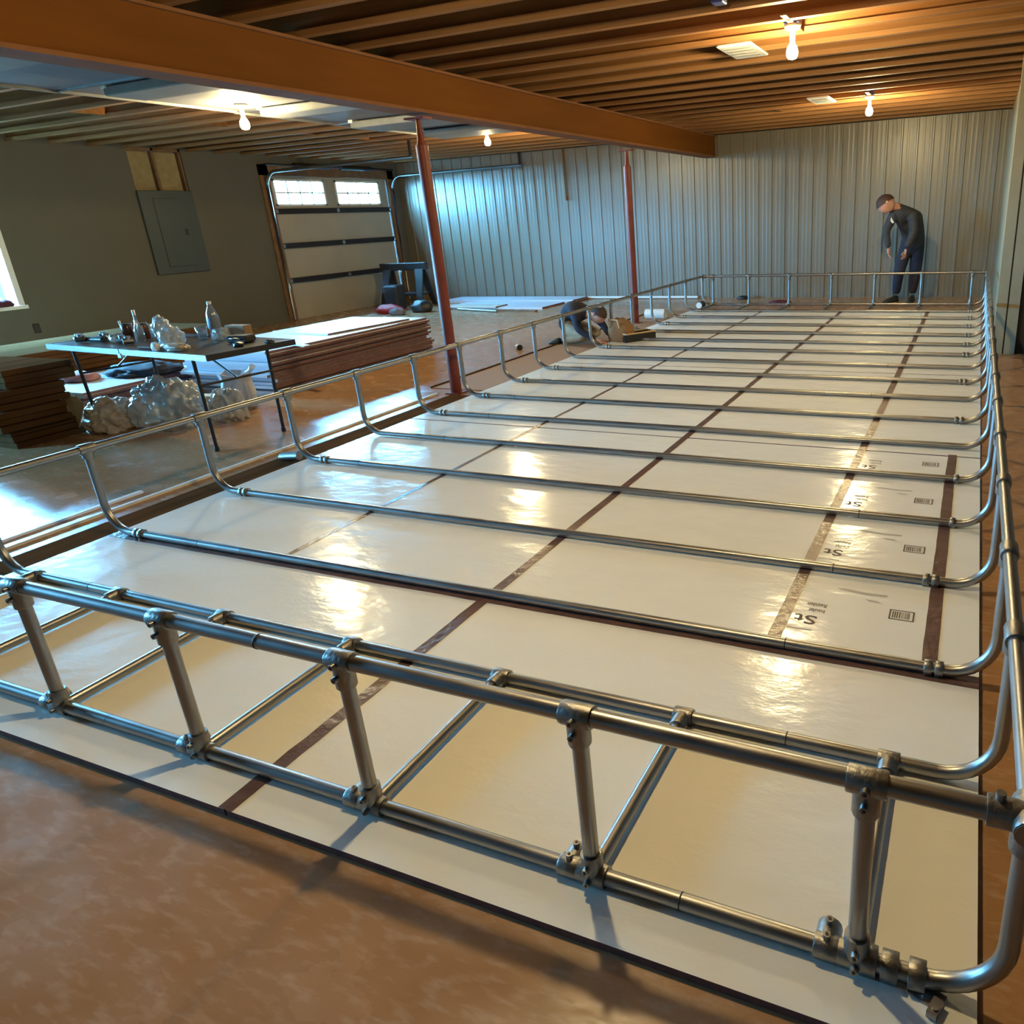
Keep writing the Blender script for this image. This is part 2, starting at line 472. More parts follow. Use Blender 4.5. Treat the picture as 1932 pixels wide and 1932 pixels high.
# ------------------------------------------------------------------ electric panel
ep = empty('electric_panel', (-9.598, 6.04, 1.0))
MB().box((0, -.44, 0), (.035, .43, 1.19), bev=.006).build('cover', M_panel, ep)
d = MB().box((.035, -.24, .10), (.045, .22, 1.08), bev=.004).build('panel_door', M_panel, ep)
MB().box((.045, .15, .55), (.055, .19, .64)).build('latch', M_black, d)
tag(ep, 'grey steel electric panel on the left wall below a patch of bare insulation', 'electric panel')

# ------------------------------------------------------------------ beam and posts
bm_ = empty('support_beam', (-2.69, 0, 2.40))
MB().box((-.085, -6.4, .03), (.085, YB-.02, .33)).build('beam_web', M_beam, bm_)
MB().box((-.12, -6.4, .33), (.115, YB-.02, .35)).build('top_plate', M_beamp, bm_)
MB().box((-.12, -6.4, 0.005), (.10, YB-.02, .03)).build('bottom_plate', M_beamp, bm_)
tag(bm_, 'long orange brown beam running under the ceiling joists to the back wall', 'beam')
def post(x, y, label, nail):
    p = empty('support_post', (x, y, 0))
    MB().tube([(0, 0, .01), (0, 0, 2.16)], .052, 16).build('tube', M_red, p)
    MB().tube([(0, 0, 2.14), (0, 0, 2.20), (0, 0, 2.36)], [.052, .03, .019], 12).build('jack_screw', M_red, p)
    MB().box((-.10, -.06, 2.36), (.10, .06, 2.375)).build('head_plate', M_red, p)
    MB().box((-.075, -.075, 0.0), (.075, .075, .012)).build('base_plate', M_red, p)
    tag(p, label, 'post')
post(-2.69, 3.42, 'dark red steel jack post standing nearer, through the left rail of the pipe frame', 0)
post(-2.83, 8.0, 'dark red steel jack post further back near the ribbed wall', 0)

# ------------------------------------------------------------------ foam boards on the floor
FT = .022
def foam(x0, x1, y0, y1, label, z=0., name='foam_board', m=M_foam, g='white foam boards laid as a floor under the frame', t=FT, cat='foam board', edge=(1, 1)):
    cxm, cym = (x0+x1)/2, (y0+y1)/2
    b = MB()
    hx, hy = (x1-x0)/2, (y1-y0)/2
    vs = [(-hx, -hy, 0), (hx, -hy, 0), (hx, hy, 0), (-hx, hy, 0), (-hx, -hy, t), (hx, -hy, t), (hx, hy, t), (-hx, hy, t)]
    b.add(vs, [(4, 5, 6, 7)], mi=0).add(vs, [(3, 2, 1, 0)], mi=1)
    b.add(vs, [(1, 2, 6, 5), (3, 0, 4, 7)], mi=1 if edge[0] else 0).add(vs, [(0, 1, 5, 4), (2, 3, 7, 6)], mi=1 if edge[1] else 0)
    o = b.build(name, [m, M_plum])
    o.location = (cxm, cym, z)
    return tag(o, label, cat, g)
XW, XE = -2.42, 1.925
g = .004
foam(XW, -.004, -1.262, -.03, 'white foam board at the front left under the end of the pipe frame')
FR = foam(.004, XE, -1.262, -.03, 'white foam board at the front right under the end of the pipe frame')
rows = [(.03, 2.432, 'first'), (2.449, 4.862, 'second'), (4.878, 7.29, 'third'), (7.308, 9.20, 'fourth')]
cols = [(XW, -1.224, 'leftmost'), (-1.216, -.004, 'second from the left'), (.004, 1.216, 'third from the left')]
for y0, y1, rn in rows:
    for x0, x1, cn in cols:
        foam(x0, x1, y0, y1, 'white foam board, %s in the %s row behind the front boards' % (cn, rn))
    if rn == 'first':
        PB = foam(1.224, 1.764, y0, y1, 'printed white foam board with upside down lettering and a line of barcode boxes')
        foam(1.768, XE, y0, y1, 'narrow white foam strip along the right side of the printed board')
    else:
        foam(1.224, XE, y0, y1, 'white foam board, narrow one at the right end of the %s row' % rn)
# printing on PB (read from the far side)
def text(s, size, x, y, z, par, m=M_ink, rot=PI, name='printed_text', sx=1.):
    cu = bpy.data.curves.new('t', 'FONT'); cu.body = s; cu.size = size; cu.extrude = 0
    cu.resolution_u = 3; cu.offset = size*.012
    to = bpy.data.objects.new('t', cu); C.objects.link(to)
    dg = bpy.context.evaluated_depsgraph_get()
    me = bpy.data.meshes.new_from_object(to.evaluated_get(dg))
    bpy.data.objects.remove(to)
    me.materials.clear(); me.materials.append(m)
    o = bpy.data.objects.new(name, me); C.objects.link(o)
    o.parent = par
    o.location = (x-par.location.x, y-par.location.y, z-par.location.z)
    o.rotation_euler = (0, 0, rot); o.scale = (sx, 1, 1)
    return o
ZF = FT+.0008
for k, y in enumerate((.37, .995, 1.62, 2.25)):
    bc = MB()
    x0, x1, h = 1.603, 1.696, .038
    for a, c in (((x0, y-h, ZF), (x1, y-h+.006, ZF)), ((x0, y+h-.006, ZF), (x1, y+h, ZF)), ((x0, y-h, ZF), (x0+.006, y+h, ZF)), ((x1-.006, y-h, ZF), (x1, y+h, ZF))):
        bc.add([(a[0], a[1], ZF), (c[0], a[1], ZF), (c[0], c[1], ZF), (a[0], c[1], ZF)], [(0, 1, 2, 3)])
    random.seed(5)
    x = x0+.012
    while x < x1-.014:
        wd = random.choice((.0022, .0035, .005))
        bc.add([(x, y-h+.013, ZF), (x+wd, y-h+.013, ZF), (x+wd, y+h-.013, ZF), (x, y+h-.013, ZF)], [(0, 1, 2, 3)])
        x += wd+random.choice((.002, .003, .004))
    o = bc.build('barcode', M_ink, PB); o.location = -PB.location
    text('St', .092, 1.350, y-.105, ZF, PB, sx=1.2)
    text('Residen', .040, 1.368, y-.002, ZF, PB, sx=.62)
    text('Insulat', .040, 1.368, y-.048, ZF, PB, sx=.62)
    bar = MB().add([(1.25, y-.215, ZF), (1.345, y-.215, ZF), (1.345, y-.207, ZF), (1.25, y-.207, ZF)], [(0, 1, 2, 3)]).build('printed_line', M_scuff, PB)
    bar.location = -PB.location
    if k != 3:
        sc = MB()
        yy = y+.14
        sc.add([(1.38, yy+.012, ZF), (1.40, yy-.002, ZF), (1.50, yy-.016, ZF), (1.58, yy-.012, ZF), (1.585, yy+.006, ZF), (1.50, yy+.004, ZF), (1.42, yy+.016, ZF)], [tuple(range(7))])
        sc.add([(1.50, yy-.05, ZF), (1.55, yy-.055, ZF), (1.57, yy-.07, ZF), (1.52, yy-.068, ZF)], [(3, 2, 1, 0)])
        o = sc.build('scuff_mark', M_scuff, PB); o.location = -PB.location

# brown tape over the seams
def tape(x0, y0, x1, y1, label):
    n = max(2, int(max(abs(x1-x0), abs(y1-y0))/.06))
    vs, fs = [], []
    alongy = abs(y1-y0) > abs(x1-x0)
    for i in range(n+1):
        t = i/n
        j = (noise.noise(Vector((t*17, x0*3, y0)))*.004)
        zz = FT+.0012+max(0, noise.noise(Vector((t*40, x0, y0*5))))*.0012
        if alongy: vs += [(x0+j, y0+(y1-y0)*t, zz), (x1+j*.6, y0+(y1-y0)*t, zz)]
        else: vs += [(x0+(x1-x0)*t, y1+j*.6, zz), (x0+(x1-x0)*t, y0+j, zz)]
        if i: fs.append((2*i-2, 2*i-1, 2*i+1, 2*i))
    k = len(vs)
    vs += [(x, y, FT+.0004) for x, y, z in vs]
    for i in range(1, n+1):
        fs += [(2*i-2, 2*i, k+2*i, k+2*i-2), (2*i+1, 2*i-1, k+2*i-1, k+2*i+1)]
    o = MB().add(vs, fs).build('seam_tape', M_tape)
    return tag(o, label, 'tape', 'brown tape strips over the foam seams')
tape(-.026, -1.262, .026, -.03, 'short brown tape strip over the seam of the two front boards')
tape(-.024, .03, .024, 9.2, 'long brown tape strip down the middle of the foam floor')
tape(-1.236, .03, -1.206, 9.2, 'long thin brown tape strip, left of the middle strip')
tape(1.196, .02, 1.246, 9.2, 'long brown tape strip passing left of the printed lettering')
tape(1.740, .02, 1.792, 2.47, 'short brown tape strip right of the barcode boxes')
tape(XW, -.035, XE, .035, 'brown tape strip crossing behind the front boards')

# brown strip boards on the bare floor beside the left edge of the foam
tag(MB().box((-2.68, -3.2, 0), (-2.46, 3.33, .008)).build('floor_strip', M_planks), 'long dark brown strip lying on the floor along the left edge of the foam', 'strip')
tag(MB().box((-3.08, 3.55, 0), (-2.47, 9.4, .006)).box((-3.10, 3.55, 0), (-3.08, 9.4, .016), mi=1).build('floor_strip', [mat('pale_board', (.30, .18, .10), .7), M_planks]), 'wider light brown board strip on the floor beyond the nearer red post', 'board')
tag(MB().box((-2.86, -3.2, 0), (-2.835, 3.33, .016)).build('floor_rail', M_vinyl), 'long thin pale rail on the floor between the dark strip and the table', 'rail')
tag(MB().box((-3.02, -2.5, 0), (-2.985, .55, .014)).build('floor_rod', M_vinyl), 'thin white rod lying on the floor at the far left of the frame', 'rod')

# ------------------------------------------------------------------ pipe frame
R_, ZB, ZT = .0195, FT+.021, .50
pf = empty('pipe_cage', (0, 0, 0))
tag(pf, 'long rectangular galvanised pipe frame with hoops and top rails lying on white foam boards', 'pipe frame')
XR_, XLf = 1.965, -2.44
YS = [-1.12, -.495, .01, .66, 1.305, 1.955, 2.60, 3.225, 3.88, 4.50, 5.135, 5.78, 6.38, 7.02, 7.71, 8.42, 9.125, 9.95]
def bend(x_flat, xo, n=8, br=.15, s=1):
    return [(xo-s*br+s*br*math.sin(a), 0, ZB+br-br*math.cos(a)) for a in [PI/2*i/n for i in range(n+1)]]
hp = bend(0, XLf, s=-1)[::-1]
hoop_pts = [(XLf, 0, ZT)]+hp+bend(0, XR_)+[(XR_, 0, ZT)]
hm = MB().tube(hoop_pts, R_, 14)
h0 = hm.build('hoop', M_galv, pf)
def ring(c, ax, r, l, n=14):
    a = Vector(ax).normalized()*l/2; c = Vector(c)
    return MB().tube([c-a, c-a*.9, c+a*.9, c+a], [r*.96, r, r, r*.96], n)
def tee(c, ax, br, r=.0275, l=.075, bl=.05, screws=True):
    """key clamp: sleeve along ax with a branch socket along br"""
    c = Vector(c); a = Vector(ax).normalized(); b = Vector(br).normalized()
    m = ring(c, a, r, l)
    m.tube([c+b*.01, c+b*(bl-.004), c+b*bl], [r*.98, r*.98, r*.93], 14)
    if screws:
        s = a.cross(b)
        if s.y > .5: s = -s
        for p, dd in ((c, (s-b*.0)), (c+b*.038, s)):
            m.tube([p+dd*r*.8, p+dd*(r+.011)], .0085, 8)
            m.tube([p+dd*(r+.0105), p+dd*(r+.0125)], .004, 6, mi=1)
    return m
for i, y in enumerate(YS):
    o = h0 if i == 0 else copyof(h0, pf)
    o.location = (0, y, 0)
    # couplings near the bends
    if i not in (1,):
        cs = [1.80] if i in (5, 4) else ([] if i in (1, 6, 8, 10) else [1.765, 1.80] if i != 0 else [1.715, 1.757, 1.81])
        if i == 3: cs = [1.72, 1.755]
        for xx in cs:
            rr = ring((xx, 0, ZB), (1, 0, 0), .029 if i else .032, .026 if i else .034, 8).build('coupling', M_galvd, o)
        if i not in (5, 10):
            for xx in ((-2.225, -2.19) if i != 1 else ()):
                ring((xx, 0, ZB), (1, 0, 0), .028, .024, 8).build('coupling', M_galvd, o)
    js = {0: (1.30, -1.0), 1: (1.40, -1.8), 2: (1.28, -1.75), 3: (1.34,), 4: (1.36, -1.9), 5: (-1.7,), 6: (-1.75,)}.get(i, (-1.9,) if i % 2 else (1.1,))
    for xx in js:
        ring((xx, 0, ZB), (1, 0, 0), R_+.0010, .004, 14).build('pipe_joint', M_dark, o)
        MB().tube([(xx+.003, 0, ZB), (xx+(.42 if xx > 0 else .3), 0, ZB)], R_+.0005, 14).build('pipe_sleeve', M_galv, o)
# side rails and end rails
Y0, Y1 = YS[0], YS[-1]
def part(mb, name, m, par=pf): return mb.build(name, m, par)
part(MB().tube([(XR_, Y0, ZT), (XR_, Y1, ZT)], R_, 14), 'side_rail', M_galv)
part(MB().tube([(XLf, Y0-1.2, ZT), (XLf, Y1, ZT)], R_, 14), 'side_rail', M_galv)
part(MB().tube([(-4.2, Y0, ZT), (XR_, Y0, ZT)], R_+.001, 14), 'end_rail', M_galv)
part(MB().tube([(XLf, Y1, ZT), (XR_, Y1, ZT)], R_, 14), 'end_rail', M_galv)
for xx in (-1.56, .12):
    part(ring((xx, Y0, ZT), (1, 0, 0), R_+.0022, .006, 14), 'pipe_joint', M_dark)
# tee fittings where the hoops meet the rails
for xs_ in (XLf, XR_):
    t0 = None
    for i, y in enumerate(YS):
        if i in (0, len(YS)-1): continue
        if t0 is None:
            t0 = tee((0, 0, 0), (0, 1, 0), (0, 0, -1), screws=False).build('tee_fitting', [M_galvd, M_dark], pf); o = t0
        else: o = copyof(t0, pf)
        o.location = (xs_, y, ZT)
# corner fittings
for x_, y_ in ((XR_, Y0), (XLf, Y0), (XR_, Y1), (XLf, Y1)):
    m = ring((x_, y_, ZT), (0, 1, 0), .030, .085)
    m.tube([(x_, y_, ZT), (x_, y_, ZT-.07)], .0285, 14)
    s = -1 if x_ > 0 else 1
    m.tube([(x_, y_, ZT), (x_+s*.07, y_, ZT)], .0285, 14)
    m.tube([(x_+s*.05, y_, ZT+.02), (x_+s*.05, y_, ZT+.042)], .009, 8).tube([(x_, y_+.03, ZT+.02), (x_, y_+.03, ZT+.042)], .009, 8)
    m.tube([(x_, y_-.02, ZT), (x_, y_-.044, ZT)], .026, 14)
    part(m, 'corner_fitting', M_galvd)
# posts + floor ties of the two end bays
PX = [-2.2, -1.60, -.945, -.262, .405, 1.075, 1.690]
post0 = MB().tube([(0, 0, ZB), (0, 0, ZT)], R_, 14).build('end_post', M_galv, pf)
pb = post0
topt = tee((0, 0, 0), (1, 0, 0), (0, 0, -1), bl=.075).build('tee_fitting', [M_galvd, M_dark], pf)
bott = tee((0, 0, 0), (1, 0, 0), (0, 0, 1), bl=.065).build('tee_fitting', [M_galvd, M_dark], pf)
bott2 = tee((0, 0, 0), (1, 0, 0), (0, 1, 0), bl=.055, l=.05).build('tee_fitting', [M_galvd, M_dark], pf)
tiem = MB().tube([(0, Y0, ZB), (0, YS[1], ZB)], R_-.001, 14).build('floor_tie', M_galv, pf)
tief = MB().tube([(0, YS[-2], ZB), (0, Y1, ZB)], R_-.001, 14).build('floor_tie', M_galv, pf)
far_tee = tee((0, 0, 0), (1, 0, 0), (0, -1, 0), bl=.06, l=.06).build('tee_fitting', [M_galvd, M_dark], pf)
first = True
PXF = [-2.25, -1.63, -.96, -.286, .376, 1.06, 1.77]
for k, (xa, xb) in enumerate(zip(PX, PXF)):
    def use(o, f): return o if f else copyof(o, pf)
    # near end
    use(post0, first).location = (xa, Y0, 0)
    use(topt, first).location = (xa, Y0, ZT)
    use(bott, first).location = (xa, Y0, ZB)
    use(bott2, first).location = (xa-.062, Y0, ZB)
    tt = use(tiem, first); tt.location = (xa-.0, 0, 0)
    use(far_tee, first).location = (xa, YS[1], ZB)
    # far end
    copyof(post0, pf, (xb, Y1, 0)); copyof(bott, pf, (xb, Y1, ZB)); copyof(topt, pf, (xb, Y1, ZT))
    use(tief, first).location = (xb, 0, 0)
    first = False
# a stub tie at the left of the near end reaches out of the picture
for xx in (-2.9, -3.6):
    copyof(post0, pf, (xx, Y0, 0)); copyof(topt, pf, (xx, Y0, ZT)); copyof(bott, pf, (xx, Y0, ZB))
part(MB().tube([(-4.2, Y0, ZB), (-2.2, Y0, ZB)], R_, 14), 'end_pipe', M_galv)
# clamp and pipe stub beside the left rail
part(MB().tube([(-2.62, 1.31, .03), (-2.45, 1.31, .05)], .03, 12).tube([(-2.63, 1.31, .03), (-2.622, 1.31, .03)], .019, 10, mi=1), 'clamp', [M_galvd, M_dark])

# loose pipe end with a fitting beside the right front corner
lp = empty('loose_pipe', (2.05, -1.02, 0))
MB().tube([(0, 0, .02), (.62, -.52, .02)], .0185, 12).build('tube', M_galv, lp)
ring((.22, -.185, .022), (.62, -.52, 0), .026, .05).build('fitting', M_galvd, lp)
tag(lp, 'loose galvanised pipe on the floor outside the right front corner of the frame', 'pipe')
# steel bracket lying on foam near the right front corner
bk = MB().box((1.800, -1.160, FT), (1.865, -1.120, FT+.005), rz=-.35).box((1.838, -1.188, FT), (1.858, -1.150, FT+.018), rz=-.35).tube([(1.848, -1.175, FT+.018), (1.848, -1.175, FT+.022)], .006, 8)
tag(bk.build('steel_bracket', M_galv), 'small bent steel bracket lying in front of the right front couplings', 'bracket')

# ------------------------------------------------------------------ ceiling lights
bulbs = [((.42, 3.80), 'bare bulb light over the frame, nearer one right of the beam'),
         ((.42, 8.08), 'bare bulb light on the ceiling nearest the back wall, above the standing person'),
         ((-4.80, 3.52), 'bare bulb light left of the beam beside the grey ceiling sheets'),
         ((-4.69, 7.42), 'bare bulb light beyond the beam, seen right of the nearer red post'),
         ((.42, -.24), 'bare bulb light above the front end of the frame')]
for (x, y), lab in bulbs:
    t = empty('bulb_light', (x, y, 2.68 if lab.startswith('bare bulb light left') else ZC))
    ond = lab.startswith('bare bulb light left')
    MB().lathe([(0.0, -.0), (.058, -.0), (.062, -.012), (.05, -.03), (.028, -.04), (0, -.04)]).build('lamp_holder', M_porc, t)
    MB().lathe([(.02, -.04), (.021, -.085), (.018, -.10), (0, -.10)]).build('socket', M_porc, t)
    gb = MB().lathe([(.014, -.10), (.018, -.12), (.034, -.145), (.042, -.175), (.040, -.198), (.028, -.217), (0, -.225)], n=16).build('bulb', M_bulb, t)
    if not ond: MB().box((-.055, -.055, 0), (.055, .055, .06)).build('junction_box', M_blue, t)
    if not ond: MB().box((-.02, -.30, .0), (.02, .30, .012)).build('mounting_bar', M_joist, t)
    tag(t, lab, 'ceiling light', 'bare bulb ceiling lights')
tag(MB().box((.09, 2.92, 2.752), (.17, 3.02, 2.84), bev=.005).build('junction_box', M_blue), 'small blue junction box between the joists at the top of the picture', 'junction box')
def vent(x0, y0, x1, y1, lab):
    t = empty('ceiling_vent', ((x0+x1)/2, (y0+y1)/2, ZC))
    hx, hy = (x1-x0)/2, (y1-y0)/2
    MB().box((-hx, -hy, -.022), (hx, hy, -.002), bev=.02).build('frame', M_white, t)
    for k in range(4): MB().box((-hx*.75, -hy*.7+k*hy*.38, -.028), (hx*.75, -hy*.62+k*hy*.38, -.02)).build('slat', M_batt, t)
    tag(t, lab, 'vent', 'white boxes on the ceiling joists')
vent(-.27, 4.14, .02, 4.70, 'white rectangular vent under the joists left of the nearer bulb')
vent(-.27, 7.65, .0, 8.22, 'white rectangular vent under the joists near the back bulb')

# sheet metal trunk duct beside the beam with pale boxes hanging under it
dk = empty('air_duct', (-4.3, 3.4, 2.68))
yy = [-3.4, -1.6, .2, 2.15, 3.82, 5.2, 6.9]
for k, (y0, y1) in enumerate(zip(yy[:-1], yy[1:])):
    xl = (-.95, -.95, -.92, -.90, -.95, -.98)[k]
    MB().box((xl, y0-3.4+.004, 0), (.95, y1-3.4-.004, .068)).build('duct_section', M_sheet, dk)
    MB().box((xl-.01, y1-3.4-.016, -.014), (.96, y1-3.4+.016, 0)).build('seam_flange', M_galv, dk)
    MB().box((xl-.012, y0-3.4, -.02), (xl+.012, y1-3.4, .01)).build('edge_lip', M_batt, dk)
tag(dk, 'wide flat grey sheet metal duct under the joists left of the beam', 'duct')
for (x0, x1, y0, y1), lab in (((-4.25, -3.2, .97, 1.22), 'long pale box under the duct at the left edge of the picture'),
                             ((-4.72, -3.4, 2.18, 2.52), 'long pale box under the duct left of the nearer left bulb'),
                             ((-4.82, -3.4, 3.74, 4.02), 'long pale box under the duct just right of the nearer left bulb'),
                             ((-4.95, -3.5, 5.08, 5.58), 'long pale box under the duct behind the top of the nearer red post'),
                             ((-4.95, -3.5, 6.32, 6.82), 'long pale box under the duct in front of the bulb beyond the beam')):
    t = empty('duct_box', ((x0+x1)/2, (y0+y1)/2, 2.68))
    hx, hy = (x1-x0)/2, (y1-y0)/2
    MB().box((-hx, -hy, -.085), (hx, hy, -.014), bev=.008).build('body', M_batt, t)
    MB().box((-hx-.01, -hy-.012, -.03), (-hx+.05, hy+.012, -.0)).box((hx-.05, -hy-.012, -.03), (hx+.01, hy+.012, -.0)).build('collar', M_white, t)
    tag(t, lab, 'duct box', 'pale boxes under the duct')
# conduit dropping on the back wall, pipe at its foot
cdn = empty('conduit_drop', (-5.62, YB-.05, 1.85))
MB().tube([(0, 0, .06), (-.004, 0, .9)], .017, 8).build('tube', M_stud, cdn)
MB().tube([(.01, 0, 0), (0, 0, .03), (0, 0, .07)], .022, 8).build('end_cap', M_stud, cdn)
tag(cdn, 'thin dark conduit hanging down the ribbed back wall left of the far red post', 'conduit')
tag(MB().tube([(-5.35, YB-.13, .03), (-2.95, YB-.16, .03)], .024, 10).build('wall_pipe', M_vinyl), 'white pipe lying on the floor along the foot of the back wall', 'pipe')

# ------------------------------------------------------------------ folding table
T0 = Vector((-5.24, 1.49, 0)); T1 = Vector((-3.07, 1.263, 0))
ta = math.atan2(T1.y-T0.y, T1.x-T0.x)
TL = (T1-T0).length; TW = .70
tb = empty('folding_table', (T0.x, T0.y, 0), ta)
tb['label'] = 'dark folding table with a bright metal edge, covered with parts and plastic bags'
tb['category'] = 'table'
MB().box((0, 0, .715), (TL, TW, .742), bev=.006).build('tabletop', M_tabletop, tb)
rm = MB()
rm.box((-.004, -.006, .703), (TL*.497, .012, .745)).box((TL*.503, -.006, .703), (TL+.004, .012, .745))
rm.build('front_rim', M_chrome, tb)
MB().box((-.004, TW-.012, .703), (TL+.004, TW+.004, .745)).box((-.006, 0, .703), (.008, TW, .745)).box((TL-.008, 0, .703), (TL+.006, TW, .745)).build('rim', M_leg, tb)
MB().box((TL*.49, -.012, .68), (TL*.51, .02, .715)).build('fold_hinge', M_chrome, tb)
for x in (.26, TL-.27):
    for y in (.06, TW-.06):
        MB().tube([(x, y, .71), (x+(.03 if x < 1 else -.02), y+(.015 if y < .3 else -.0), .012)], .0135, 8).tube([(x+(.03 if x < 1 else -.02), y+(.015 if y < .3 else 0), .0), (x+(.03 if x < 1 else -.02), y+(.015 if y < .3 else 0), .03)], .018, 8).build('leg', M_leg, tb)
    MB().tube([(x, .06, .50), (x, TW-.06, .50)], .009, 8).build('crossbar', M_leg, tb)
    MB().tube([(x, TW/2, .50), (x+(.42 if x < 1 else -.42), TW/2, .71)], .008, 8).build('brace', M_leg, tb)
def onT(x, y, z=.745):      # x,y given in world; put on the top
    return (x, y, z)
def thing(mb, name, m, loc, label, cat, group=None, rz=0.):
    o = mb.build(name, m); o.location = loc; o.rotation_euler.z = rz
    return tag(o, label, cat, group)
# water bottle
wbt = empty('water_bottle', onT(-3.62, 1.80))
MB().lathe([(0, 0), (.040, .002), (.043, .02), (.040, .07), (.043, .12), (.043, .19), (.032, .23), (.015, .27), (.013, .285)], n=20).build('bottle_body', M_clear, wbt)
MB().lathe([(0.0435, .10), (.0445, .11), (.0445, .17), (.0435, .18)]).build('bottle_label', mat('label_blue', (.16, .22, .32), .4), wbt)
MB().lathe([(.016, .283), (.016, .303), (0, .304)]).build('cap', M_vinyl, wbt)
tag(wbt, 'tall clear water bottle standing at the right end of the folding table', 'bottle')
# slim spray bottle
sp = empty('slim_bottle', onT(-4.40, 1.72))
MB().lathe([(0, 0), (.036, .001), (.036, .09), (.014, .15), (.010, .21)], n=16).build('bottle_body', M_clear, sp)
MB().lathe([(.012, .205), (.011, .245), (0, .247)]).build('nozzle', M_vinyl, sp)
tag(sp, 'slim clear bottle with a long white nozzle in the middle of the table', 'bottle')
# jars with brushes / caps
for k, (x, y, lab) in enumerate(((-4.66, 1.80, 'dark amber jar with a white lid, left one on the table'), (-4.53, 1.84, 'dark amber jar with a white lid, right one on the table'))):
    j = empty('amber_jar', onT(x, y))
    MB().lathe([(0, 0), (.045, .001), (.046, .10), (.040, .115)], n=16).build('jar_body', M_amber, j)
    MB().tube([(-.03, -.01, .02), (-.046, -.02, .15)], [.005, .010], 8).build('white_stick', M_vinyl, j)
    MB().lathe([(.04, .112), (.042, .125), (0, .127)]).build('lid', M_black, j)
    tag(j, lab, 'jar', 'amber jars on the table')
thing(MB().blob((0, 0, 0), (.07, .06, .10), seed=4, sub=4, smooth=True), 'plastic_bag', M_film, onT(-4.50, 1.98), 'crumpled clear bag between the jars and the slim bottle', 'bag')
thing(MB().blob((0, 0, 0), (.085, .08, .09), seed=9, sub=4, smooth=True), 'plastic_bag', M_film, onT(-3.83, 1.58), 'round crumpled plastic bag on the right half of the table', 'bag')
thing(MB().blob((0, 0, 0), (.07, .06, .055), seed=12, sub=4, smooth=True), 'plastic_bag', M_film, onT(-3.70, 1.90), 'smaller crumpled plastic bag left of the water bottle', 'bag')
thing(MB().blob((0, 0, 0), (.13, .05, .03), seed=15, sub=4, smooth=True), 'plastic_bag', M_bagtan, onT(-3.58, 1.42), 'flat crumpled bag hanging at the front right table edge', 'bag')
thing(MB().blob((0, 0, 0), (.035, .025, .04), seed=17, sub=2), 'paper_scrap', M_vinyl, onT(-3.73, 1.375), 'small white paper scrap at the front edge of the table', 'paper')
# small fittings in a row
pts = [(-5.02, 1.62), (-4.96, 1.60), (-4.86, 1.72), (-4.76, 1.68), (-4.58, 1.62), (-4.44, 1.60), (-4.31, 1.56), (-4.24, 1.78), (-4.18, 1.72)]
nm = ['first', 'second', 'third', 'fourth', 'fifth', 'sixth', 'seventh', 'eighth', 'ninth']
for k, (x, y) in enumerate(pts):
    t = empty('pipe_fitting', onT(x, y), k*.7)
    MB().tube([(-.035, 0, .028), (.035, 0, .028)], .026, 12).build('sleeve', M_galvd, t)
    MB().tube([(0, 0, .028), (0, .0, .066)], .024, 12).build('socket', M_galv, t)
    tag(t, 'cast metal pipe fitting on the folding table, %s from the left' % nm[k], 'pipe fitting', 'pipe fittings on the folding table')
thing(MB().tube([(-.10, 0, .02), (.10, 0, .02)], .02, 8).tube([(-.02, .03, .02), (.09, .05, .02)], .018, 8), 'hand_tool', M_black, onT(-4.85, 1.64), 'black hand tool among the fittings at the left end of the table', 'tool')
bx = empty('tool_case', onT(-3.34, 1.78), .2)
MB().box((-.09, -.06, 0), (.09, .06, .055), bev=.012).build('body', M_black, bx)
MB().tube([(-.04, -.06, .03), (-.03, -.085, .04), (.03, -.085, .04), (.04, -.06, .03)], .006, 6).build('handle', M_chrome, bx)
tag(bx, 'small black tool case at the right end of the table', 'case')
cb = thing(MB().box((-.13, -.08, 0), (.13, .08, .12), bev=.004), 'cardboard_box', M_card, onT(-3.62, 2.03-.03), 'brown cardboard box at the back right of the table behind the bottle', 'box')
cb.scale = (.8, .5, .8)
for k, (x, y, s) in enumerate(((-3.18, 1.62, .03), (-3.05, 1.78, .026))):
    thing(MB().blob((0, 0, 0), (s*1.5, s, s*.7), seed=20+k, sub=2), 'small_part', M_black, onT(x, y), ['little dark part lying near the right corner of the table', 'dark clip sticking out at the right end of the table'][k], 'part')
ch = MB()
for k in range(22):
    a = Vector((-4.02+.022*k, 1.445-.0022*k, .752))
    ch.lathe([(.006, -.004), (.012, -.004), (.012, .004), (.006, .004), (.006, -.004)], c=a, n=8)
tag(ch.build('chain', M_black), 'black chain laid along the front edge of the table', 'chain')
bowl = empty('plastic_cup', onT(-3.86, 1.86))
MB().lathe([(0, 0), (.03, .001), (.045, .10), (.043, .10), (.028, .006), (0, .006)], n=18).build('cup_body', M_clear, bowl)
tag(bowl, 'clear plastic cup standing behind the round bag on the table', 'cup')
thing(MB().tube([(-.16, 0, .008), (.16, .02, .008)], .008, 8), 'screwdriver', M_amber, onT(-4.07, 1.95), 'thin dark screwdriver lying at the back of the table', 'tool')

